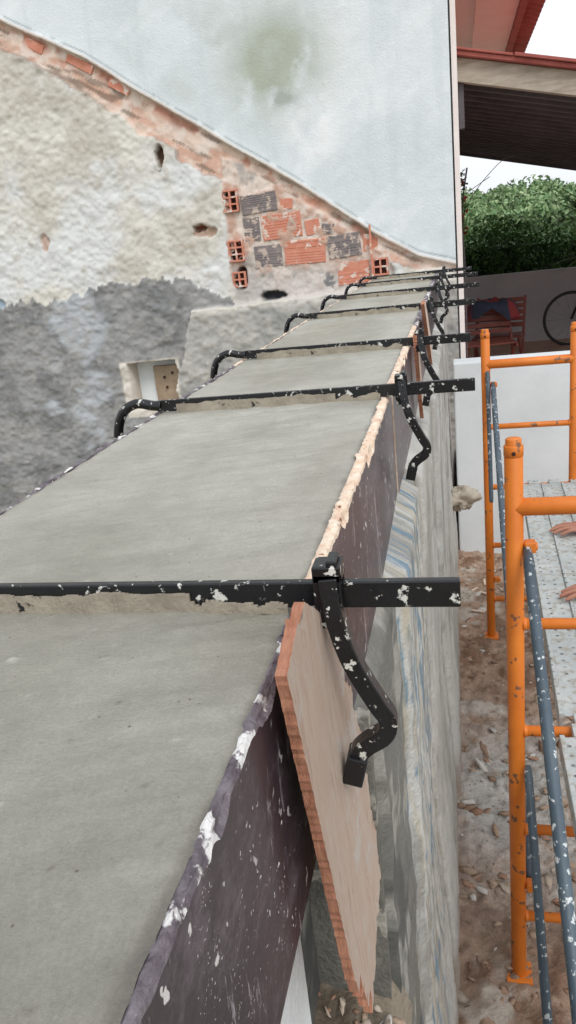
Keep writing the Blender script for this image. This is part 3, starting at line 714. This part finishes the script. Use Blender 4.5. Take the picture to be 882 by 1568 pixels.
skin('body',V,E,Rr,0,[M_skin,M_pants,M_shirt,M_hair],wk,wf)
u=np.linspace(0,2*np.pi,40);v=np.linspace(.02,np.pi-.02,28);Uu,Vv=np.meshgrid(u,v)
hx0=Vector((.975,2.68,-.10))
dx=np.sin(Vv)*np.cos(Uu);dy=np.sin(Vv)*np.sin(Uu);dz=np.cos(Vv)
jaw=1-.25*ss(0,-1,dz)
rx=.1*jaw+0*dx
fr=(dx<0)
nose=-.028*np.exp(-((dy/.16)**2+((dz+.12)/.18)**2))*fr;eye=.012*(np.exp(-(((dy-.36)/.16)**2+((dz-.05)/.12)**2))+np.exp(-(((dy+.36)/.16)**2+((dz-.05)/.12)**2)))*fr;lip=-.006*np.exp(-((dy/.3)**2+((dz+.52)/.07)**2))*fr
HP=np.stack([hx0.x+dx*rx+nose+eye+lip,hx0.y+dy*.078*jaw,hx0.z+dz*.125],-1)
gridobj('head',HP,None,M_skin,wk)
hm=np.stack([hx0.x+.012+dx*(.1+.004),hx0.y+dy*.083,hx0.z+.01+dz*.128],-1)[:14]
gridobj('hair',hm,None,M_hair,wk)
mb=MB()
for s in(-1,1):
    mb.tube([(.985,2.68+s*.076,-.12),(.992,2.68+s*.092,-.10),(.99,2.68+s*.09,-.075)],[.012,.018,.012],8)
    mb.tube([(.895,2.68+s*.03,-.094),(.889,2.68+s*.03,-.094)],.008,8,1)
mb.obj('ears_and_eyes',[M_skin,M_hair],wk)
def hand(wrist,dirx,side,name):
    w=Vector(wrist);d=Vector(dirx).normalized();sd=Vector((0,0,1)).cross(d)*side
    up=Vector((0,0,1))
    vs=[w,w+d*.035+up*-.002,w+d*.075-up*.006];rs=[.025,(.036,.02),(.04,.017)];es=[(0,1),(1,2)]
    skin(name+'_palm',vs,es,rs,0,[M_skin],wk)
    L=[(.030,.082,[.040,.026,.02],.0085),(.010,.088,[.044,.029,.021],.009),(-.011,.085,[.041,.027,.02],.0085),(-.030,.076,[.032,.021,.018],.0075)]
    for i,(o_,b0,seg,r) in enumerate(L):
        p0=w+d*.045+sd*o_*.8-up*.002;p1=w+d*b0+sd*o_-up*.003
        dd=(d+sd*(.12*o_/.03)).normalized()
        pa=p1+dd*seg[0]+up*(.004);pb=pa+dd*seg[1]-up*.008;pc=pb+dd*seg[2]-up*.009
        skin(name+'_finger',[p0,p1,pa,pb,pc],[(0,1),(1,2),(2,3),(3,4)],[r*1.1,r*1.15,r,r*.92,r*.75],0,[M_skin],wk)
        mb=MB();n_=pc+up*(r*.72)-dd*.003;mb.add([n_-dd*.006-sd*.004,n_+dd*.006-sd*.004,n_+dd*.006+sd*.004,n_-dd*.006+sd*.004],[(0,1,2,3)]);mb.obj(name+'_nail',[M_nail],wk)
    t0=w+d*.02+sd*.02;t1=w+d*.05+sd*.046-up*.006;t2=t1+d*.03+sd*.016-up*.004;t3=t2+d*.028+sd*.004-up*.006
    skin(name+'_thumb',[t0,t1,t2,t3],[(0,1),(1,2),(2,3)],[.014,.0125,.011,.008],0,[M_skin],wk)
hand((.70+HX_,2.955,-.868),(-1,.02,-.05),-1,'left_hand')
hand((.665+HX_,2.40,-.868),(-1,-.02,-.05),1,'right_hand')

# ================================================================ LIGHT / WORLD / CAMERA
w=bpy.data.worlds.new('World');bpy.context.scene.world=w;w.use_nodes=True;nt=w.node_tree
bg=nt.nodes['Background'];sky=N(nt,'ShaderNodeTexSky');sky.sky_type='NISHITA';sky.sun_disc=False
el,az=math.radians(50),math.radians(150)
sky.sun_elevation=el;sky.sun_rotation=az;sky.dust_density=3
hs=N(nt,'ShaderNodeHueSaturation');hs.inputs['Saturation'].default_value=.22;hs.inputs['Value'].default_value=1.0
nt.links.new(sky.outputs[0],hs.inputs['Color'])
m=mixn(nt,.6,hs.outputs[0],(9.8,10.2,10.8));nt.links.new(m,bg.inputs['Color']);bg.inputs['Strength'].default_value=.138
ld=bpy.data.lights.new('sun','SUN');ld.energy=1.2;ld.angle=math.radians(22);ld.color=(1,.97,.94);lo=bpy.data.objects.new('sun',ld);COL.objects.link(lo)
sd=Vector((math.sin(az)*math.cos(el),math.cos(az)*math.cos(el),math.sin(el)))
lo.rotation_euler=sd.to_track_quat('Z','Y').to_euler()
sc=bpy.context.scene;sc.view_settings.view_transform='Standard';sc.view_settings.look='None';sc.view_settings.exposure=0

yaw,p,r=math.radians(13.6),math.radians(18.9),math.radians(6.4)
R0=Vector((math.cos(yaw),math.sin(yaw),0));H=Vector((-math.sin(yaw),math.cos(yaw),0));Zv=Vector((0,0,1))
F=H*math.cos(p)-Zv*math.sin(p);U0=H*math.sin(p)+Zv*math.cos(p)
R=R0*math.cos(r)-U0*math.sin(r);U=R0*math.sin(r)+U0*math.cos(r)
cd=bpy.data.cameras.new("camera");co=bpy.data.objects.new("camera",cd);COL.objects.link(co)
m=Matrix((R,U,-F)).transposed().to_4x4();m.translation=Vector((.133,0,.27));co.matrix_world=m
cd.sensor_fit='VERTICAL';cd.sensor_height=36;cd.lens=27;cd.clip_start=.02;cd.clip_end=2000
sc.camera=co
